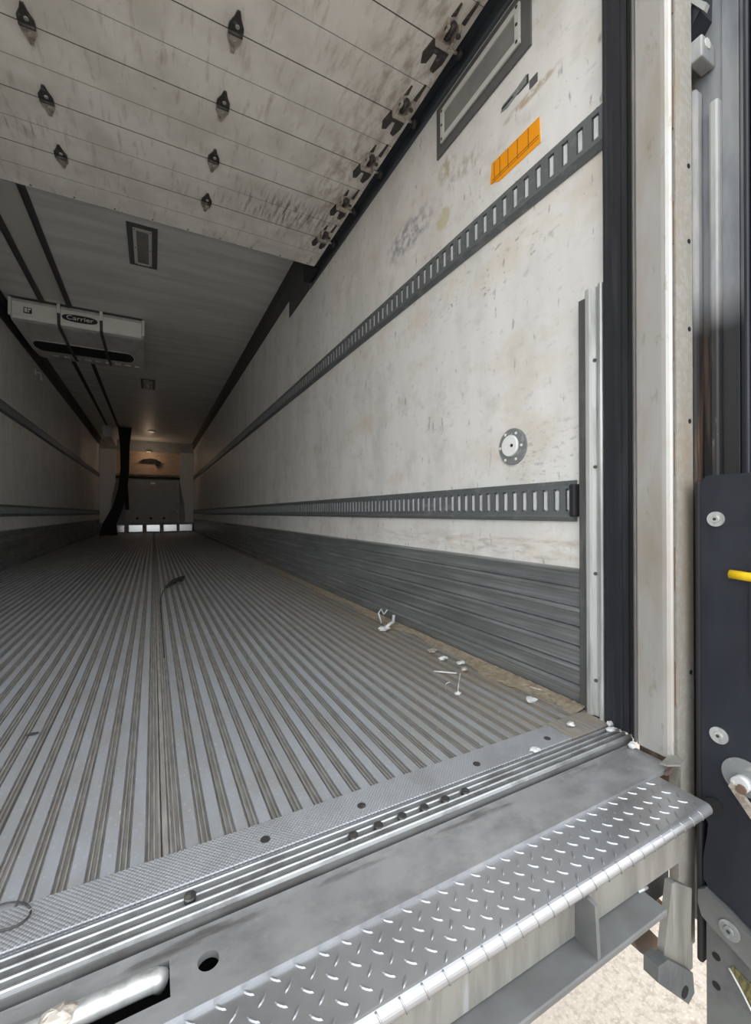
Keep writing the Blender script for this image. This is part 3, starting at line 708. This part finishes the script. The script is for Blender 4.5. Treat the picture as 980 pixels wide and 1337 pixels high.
# short notches over the rounded lip
k = 0; x = -1.13; nt_ = None
while x < 1.10:
    t = bmesh.new()
    arc = []
    for a in (20, 45, 70, 95, 120):
        arc.append((lipc[0]-(lr+.0004)*math.sin(R(a)), lipc[1]+(lr+.0004)*math.cos(R(a))))
    if x > .26:
        if nt_ is None:
            nt_ = G().tube([(x+(i-2)*.002, p[0], p[1]) for i, p in enumerate(arc)], .0013, 6).obj('lip_lozenge', 'lozenge', sp); nx = x
        else: copy_to(nt_, sp, (x-nx, 0, 0))
    else:
        rest.tube([(x+(i-2)*.002, p[0], p[1]) for i, p in enumerate(arc)], .0013, 6)
    t.free(); x += .03285
rest.obj('far_lozenges', 'lozenge', sp, kind='stuff')

bb = thing('bumper_beam', 'galvanised rear bumper beam under the diamond step', 'beam', (0, .48, -.15))
box('beam_face', 'beam', bb, -1.05, 1.045, .468, .50, -.130, -.036, .002)
box('lower_flange', 'flange', bb, -.95, .917, .424, .52, -.142, -.131, .002)
box('upper_plate', 'beam', bb, -1.1, 1.10, .465, .545, -.036, -.0235)
for x in (.728, .2, -.33, -.86):
    G().prism([(.468, -.045), (.432, -.05), (.427, -.131), (.468, -.131)], 'x', x, x+.008).obj('gusset', 'flange', bb)
G().tube([(.905, .469, -.131), (.93, .467, -.131)], .003, 6).obj('weld_spot', 'guard', bb)
box('under_frame', 'guarddark', bb, -1.0, 1.16, .55, .70, -.30, -.14)

ct = thing('corner_tab', 'small pale folded steel tab at the right end of the sill', 'tab', (1.15, .53, 0))
G().prism([(1.118, .545), (1.165, .551), (1.186, .543), (1.172, .526), (1.150, .519), (1.124, .531)], 'z', .006, .010).obj('tab_top', 'beam', ct)
G().prism([(1.150, .0095), (1.176, .0095), (1.168, -.006), (1.164, -.03), (1.158, -.045), (1.154, -.045), (1.156, -.01)], 'y', .521, .527).obj('tab_leg', 'beam', ct)
G().prism([(1.128, -.0185), (1.155, -.0185), (1.150, -.004), (1.14, -.010)], 'y', .536, .542).obj('rust_flake', 'rust', ct)

hb = thing('hanging_bracket', 'slanted galvanised bracket with dark wedge block hanging below the step corner', 'bracket', (1.06, .49, -.45))
G().prism([(1.062, -.198), (1.075, -.200), (1.138, -.240), (1.132, -.395), (1.118, -.405), (1.028, -.345)], 'y', .492, .506).obj('bracket_plate', 'beam', hb)
G().prism([(.985, -.318), (1.020, -.322), (1.112, -.395), (1.118, -.440), (1.095, -.452), (.985, -.350)], 'y', .478, .506).obj('wedge_block', 'steelgrey', hb)
G().box(1.118, 1.148, .494, .512, -.42, -.36, .004).obj('pin_lug', 'beam', hb)
G().prism([(1.06, -.38), (1.10, -.365), (1.20, -.47), (1.19, -.52), (1.10, -.44)], 'y', .58, .62).obj('rear_arm', 'rust', hb)
G().prism([(1.12, -.335), (1.15, -.32), (1.22, -.39), (1.20, -.425)], 'y', .59, .64).obj('upper_arm', 'rust', hb)
G().cyl((1.08, .4765, -.418), (1.08, .479, -.418), .012, 12).obj('block_hole', 'void', hb)

# ================================================================== LIFTGATE COLUMN AND CARRIAGE
lc = thing('liftgate_column', 'grimy grey and black liftgate column beside the rear post', 'column', (1.32, .5, -.46))
def vbox(nm, mt, x0, x1, y0, y1, z0, z1, bev=.003): return box(nm, mt, lc, x0, x1, y0, y1, z0, z1, bev)
vbox('column_web', 'colgrey', 1.325, 1.345, .25, .63, -.46, 2.7)
vbox('rounded_ridge', 'collight', 1.290, 1.325, .548, .574, -.3, 1.615, .009)
vbox('inner_ridge', 'collight', 1.300, 1.325, .507, .528, .4, 1.56, .006)
vbox('guide_strip', 'colgrey', 1.318, 1.326, .474, .508, -.4, 2.7, .002)
vbox('near_flange', 'navy', 1.296, 1.325, .448, .459, -.4, 2.7, .004)
vbox('near_plate', 'navy', 1.300, 1.326, .25, .446, -.4, 2.7, .003)
vbox('column_foot', 'black', 1.268, 1.325, .498, .536, -.47, .60, .012)
vbox('black_edge', 'black', 1.2195, 1.2655, .509, .523, -.462, .645, .006)  # black strip filling the gap along the carriage edge
g = G()
g.prism([(.530, 1.77), (.560, 1.735), (.580, 1.76), (.580, 1.83), (.556, 1.86), (.528, 1.84)], 'x', 1.27, 1.325); g.obj('stop_block', 'navy', lc)
G().prism([(.512, 1.765), (.518, 1.752), (.545, 1.80), (.580, 1.765), (.584, 1.78), (.548, 1.82)], 'x', 1.262, 1.275).obj('stop_rim', 'collight', lc)
G().box(1.262, 1.322, .522, .552, 1.652, 1.705, .004).obj('stop_pad', 'collight', lc)
G().cyl((1.285, .520, 1.69), (1.285, .526, 1.69), .012, 12).obj('pad_bolt', 'bezel', lc)

ca = thing('liftgate_carriage', 'dark navy liftgate carriage plate with round bolts and yellow tip', 'carriage', (1.24, .42, -.3))
g = G(); g.prism([(.500, .652), (.508, .640), (.508, -.085), (.503, -.115), (.496, -.13), (.499, -.16), (.506, -.21), (.506, -.26), (.495, -.272), (.455, -.282), (.41, -.302), (.30, -.36), (.25, -.385), (.25, .655), (.49, .655)], 'x', 1.216, 1.266); g.obj('carriage_plate', 'navy', ca)
def bolt(par, y, z, r, x=1.216, mt='guard'):
    a = G().cyl((x, y, z), (x-.004, y, z), r, 24).obj('bolt_washer', mt, par)
    G().cyl((x-.004, y, z), (x-.008, y, z), r*.55, 20, r2=r*.45).obj('bolt_head', mt, a)
    G().cyl((x-.008, y, z), (x-.0085, y, z), r*.2, 12).obj('bolt_socket', 'hinge', a)
bolt(ca, .478, .557, .0165); bolt(ca, .474, .080, .0175)
G().tube([(1.205, .449, .440), (1.205, .42, .438), (1.205, .30, .432)], .0095, 10).obj('yellow_rod', 'yellow', ca, label='bright yellow rod tip')
G().prism([(.408, .475), (.416, .465), (.416, .24), (.402, .215), (.30, .215), (.30, .475)], 'x', 1.207, 1.216).obj('raised_pad', 'navy', ca)
G().prism([(.487+.019*math.cos(R(k*20))-.006*math.sin(R(k*20)), -.085+.022*math.sin(R(k*20))) for k in range(18)], 'x', 1.209, 1.216).obj('oval_recess', 'black', ca)
pw = G().cyl((1.216, .430, .012), (1.210, .430, .012), .038, 28).obj('pin_washer', 'disc', ca)
G().cyl((1.210, .428, .004), (1.190, .428, .004), .016, 16).obj('pin_nut', 'slot', pw)
G().prism([(.446, -.006), (.44, .006), (.38, -.06), (.38, -.09), (.41, -.05)], 'x', 1.186, 1.196).obj('pin_lever', 'bracket', pw)
G().cyl((1.190, .424, -.002), (1.184, .424, -.002), .009, 10).obj('pin_end', 'rust', pw)

lp = thing('liftgate_platform', 'grey steel liftgate platform edge with rolled top edge below the carriage', 'platform', (1.24, .4, -.8))
G().prism([(.503, -.34), (.503, -.95), (.25, -.95), (.25, -.46), (.40, -.385)], 'x', 1.222, 1.246).obj('arm_plate', 'steelgrey', lp)
G().prism([(.512, -.285), (.500, -.275), (.455, -.29), (.40, -.318), (.25, -.405), (.25, -.47), (.40, -.385), (.45, -.362), (.49, -.348), (.505, -.34), (.513, -.315)], 'x', 1.206, 1.25).obj('rolled_edge', 'flange', lp)
bolt(lp, .452, -.326, .019, 1.206, 'disc')
G().prism([(.458, -.42), (.452, -.41), (.36, -.44), (.36, -.53), (.40, -.50)], 'x', 1.2195, 1.222).obj('worn_label', 'label', lp, label='worn yellow label')
G().tube([(1.219, .459, -.421), (1.219, .44, -.445), (1.219, .40, -.503), (1.219, .36, -.535)], .0022, 6).obj('label_edge', 'slot', lp)
for z in (-.42, -.485): G().cyl((1.222, .484, z), (1.2205, .484, z), .008, 10).obj('drain_hole', 'void', lp)

# ================================================================== LOOSE BITS ON THE FLOOR
def scrap(x, y, z, r, sc, label, mt='film'):
    o = G().ball((x, y, z), r, sc, 5, .28).obj('plastic_scrap', mt, None, label=label, cat='scrap', group='plastic scraps on the floor', base=(x, y, z-r*sc[2]))
    return o
def film(name, pts, r, label, mt='film', cat='scrap', group='plastic scraps on the floor'):
    return G().tube(pts, r, 6).obj(name, mt, None, label=label, cat=cat, group=group, base=pts[0])
scrap(1.125, .915, .006, .018, (1.1, .9, .34), 'torn white plastic scrap lying flat on the dirty floor edge')
film('plastic_strip', [(1.195, .985, .004), (1.20, .965, .004), (1.207, .945, .0045)], .0035, 'short straight white plastic strip close to the ribbed liner')
scrap(1.094, .756, .0095, .009, (1.2, 1, .6), 'small white scrap at the corner of the threshold')
scrap(.918, .719, .0065, .011, (1.5, .8, .35), 'ragged white scrap on the checkered threshold plate')
scrap(1.19, .71, .0075, .009, (1.2, .8, .7), 'white crumb at the foot of the corner guard')
scrap(1.165, .690, .0065, .011, (1.4, .8, .5), 'larger white crumb at the foot of the black seal')
scrap(1.158, .632, -.0035, .010, (.9, .9, .8), 'round white crumb at the foot of the steel post')
t = thing('film_tangle', 'crumpled clear film tangle by the liner well inside the trailer', 'scrap', (1.13, 1.83, 0))
G().ball((1.10, 1.79, .012), .022, (1.4, 1, .5), 5, .3).obj('film_lump', 'film', t)
G().tube([(1.10, 1.79, .012), (1.14, 1.80, .03), (1.165, 1.82, .028), (1.175, 1.83, .06)], .008, 6).obj('film_tail', 'film', t)
G().tube([(1.12, 1.86, .02), (1.11, 1.87, .07), (1.13, 1.88, .085), (1.14, 1.87, .06), (1.16, 1.87, .08)], .004, 6).obj('film_wisp', 'film', t)
film('plastic_thread', [(1.0, 1.245, .004), (1.02, 1.225, .005), (1.06, 1.19, .005)], .003, 'thin pale thread lying across the floor grooves')
t = thing('film_wisp', 'thin curled film wisp with white tip on the grooved floor', 'scrap', (.955, 1.055, 0))
G().tube([(.955, 1.055, .006), (.958, 1.055, .03), (.97, 1.06, .065)], .0014, 6).obj('wisp_stem', 'film', t)
G().ball((.955, 1.055, .006), .009, (1.2, 1, .6), 5, .25).obj('wisp_tip', 'film', t)
G().tube([(.935, 1.09, .006), (.932, 1.085, .03), (.945, 1.08, .035)], .0012, 6).obj('wisp_curl', 'film', t)
scrap(1.12, 1.42, .009, .016, (1.5, .8, .5), 'curled brown scrap on the dirty floor edge', 'bracket')
scrap(1.105, 1.33, .008, .014, (1.6, .6, .5), 'pale curled scrap on the dirty floor edge', 'film')
scrap(1.135, 1.26, .008, .013, (1.4, .9, .5), 'small pale shard against the ribbed liner', 'film')
scrap(1.10, 1.20, .008, .012, (1.2, 1, .55), 'small brown chip on the dirty floor edge', 'bracket')
lw = thing('wire_loop', 'thin dark wire loop at the left end of the threshold', 'wire', (-.10, .77, .003))
G().tube([(-.075+.028*math.cos(a)-.012*math.sin(a), .775+.026*math.sin(a), .005) for a in [R(k*15) for k in range(24)]], .0014, 6).obj('wire', 'hinge', lw)
gp = thing('dark_shred', 'black shredded scrap with tail lying mid floor', 'scrap', (.30, 3.95, 0))
G().tube([(.20, 3.62, .006), (.24, 3.80, .012), (.29, 3.92, .018), (.35, 4.10, .012)], .012, 6).ball((.30, 3.95, .012), .05, (.9, 1.6, .25), 6, .4).ball((.25, 3.82, .010), .03, (.8, 1.8, .25), 5, .4).obj('shred', 'grease', gp)
G().tube([(.1515, 1.9, -.006), (.1515, 2.4, -.006), (.1515, 2.9, -.005), (.156, 3.2, -.001), (.172, 3.45, .003), (.20, 3.65, .006)], .0026, 6).obj('shred_tail', 'grease', gp)
scrap(-.165, 1.385, .004, .008, (1.8, .5, .35), 'small black chip beside the dark plank joint', 'grease')
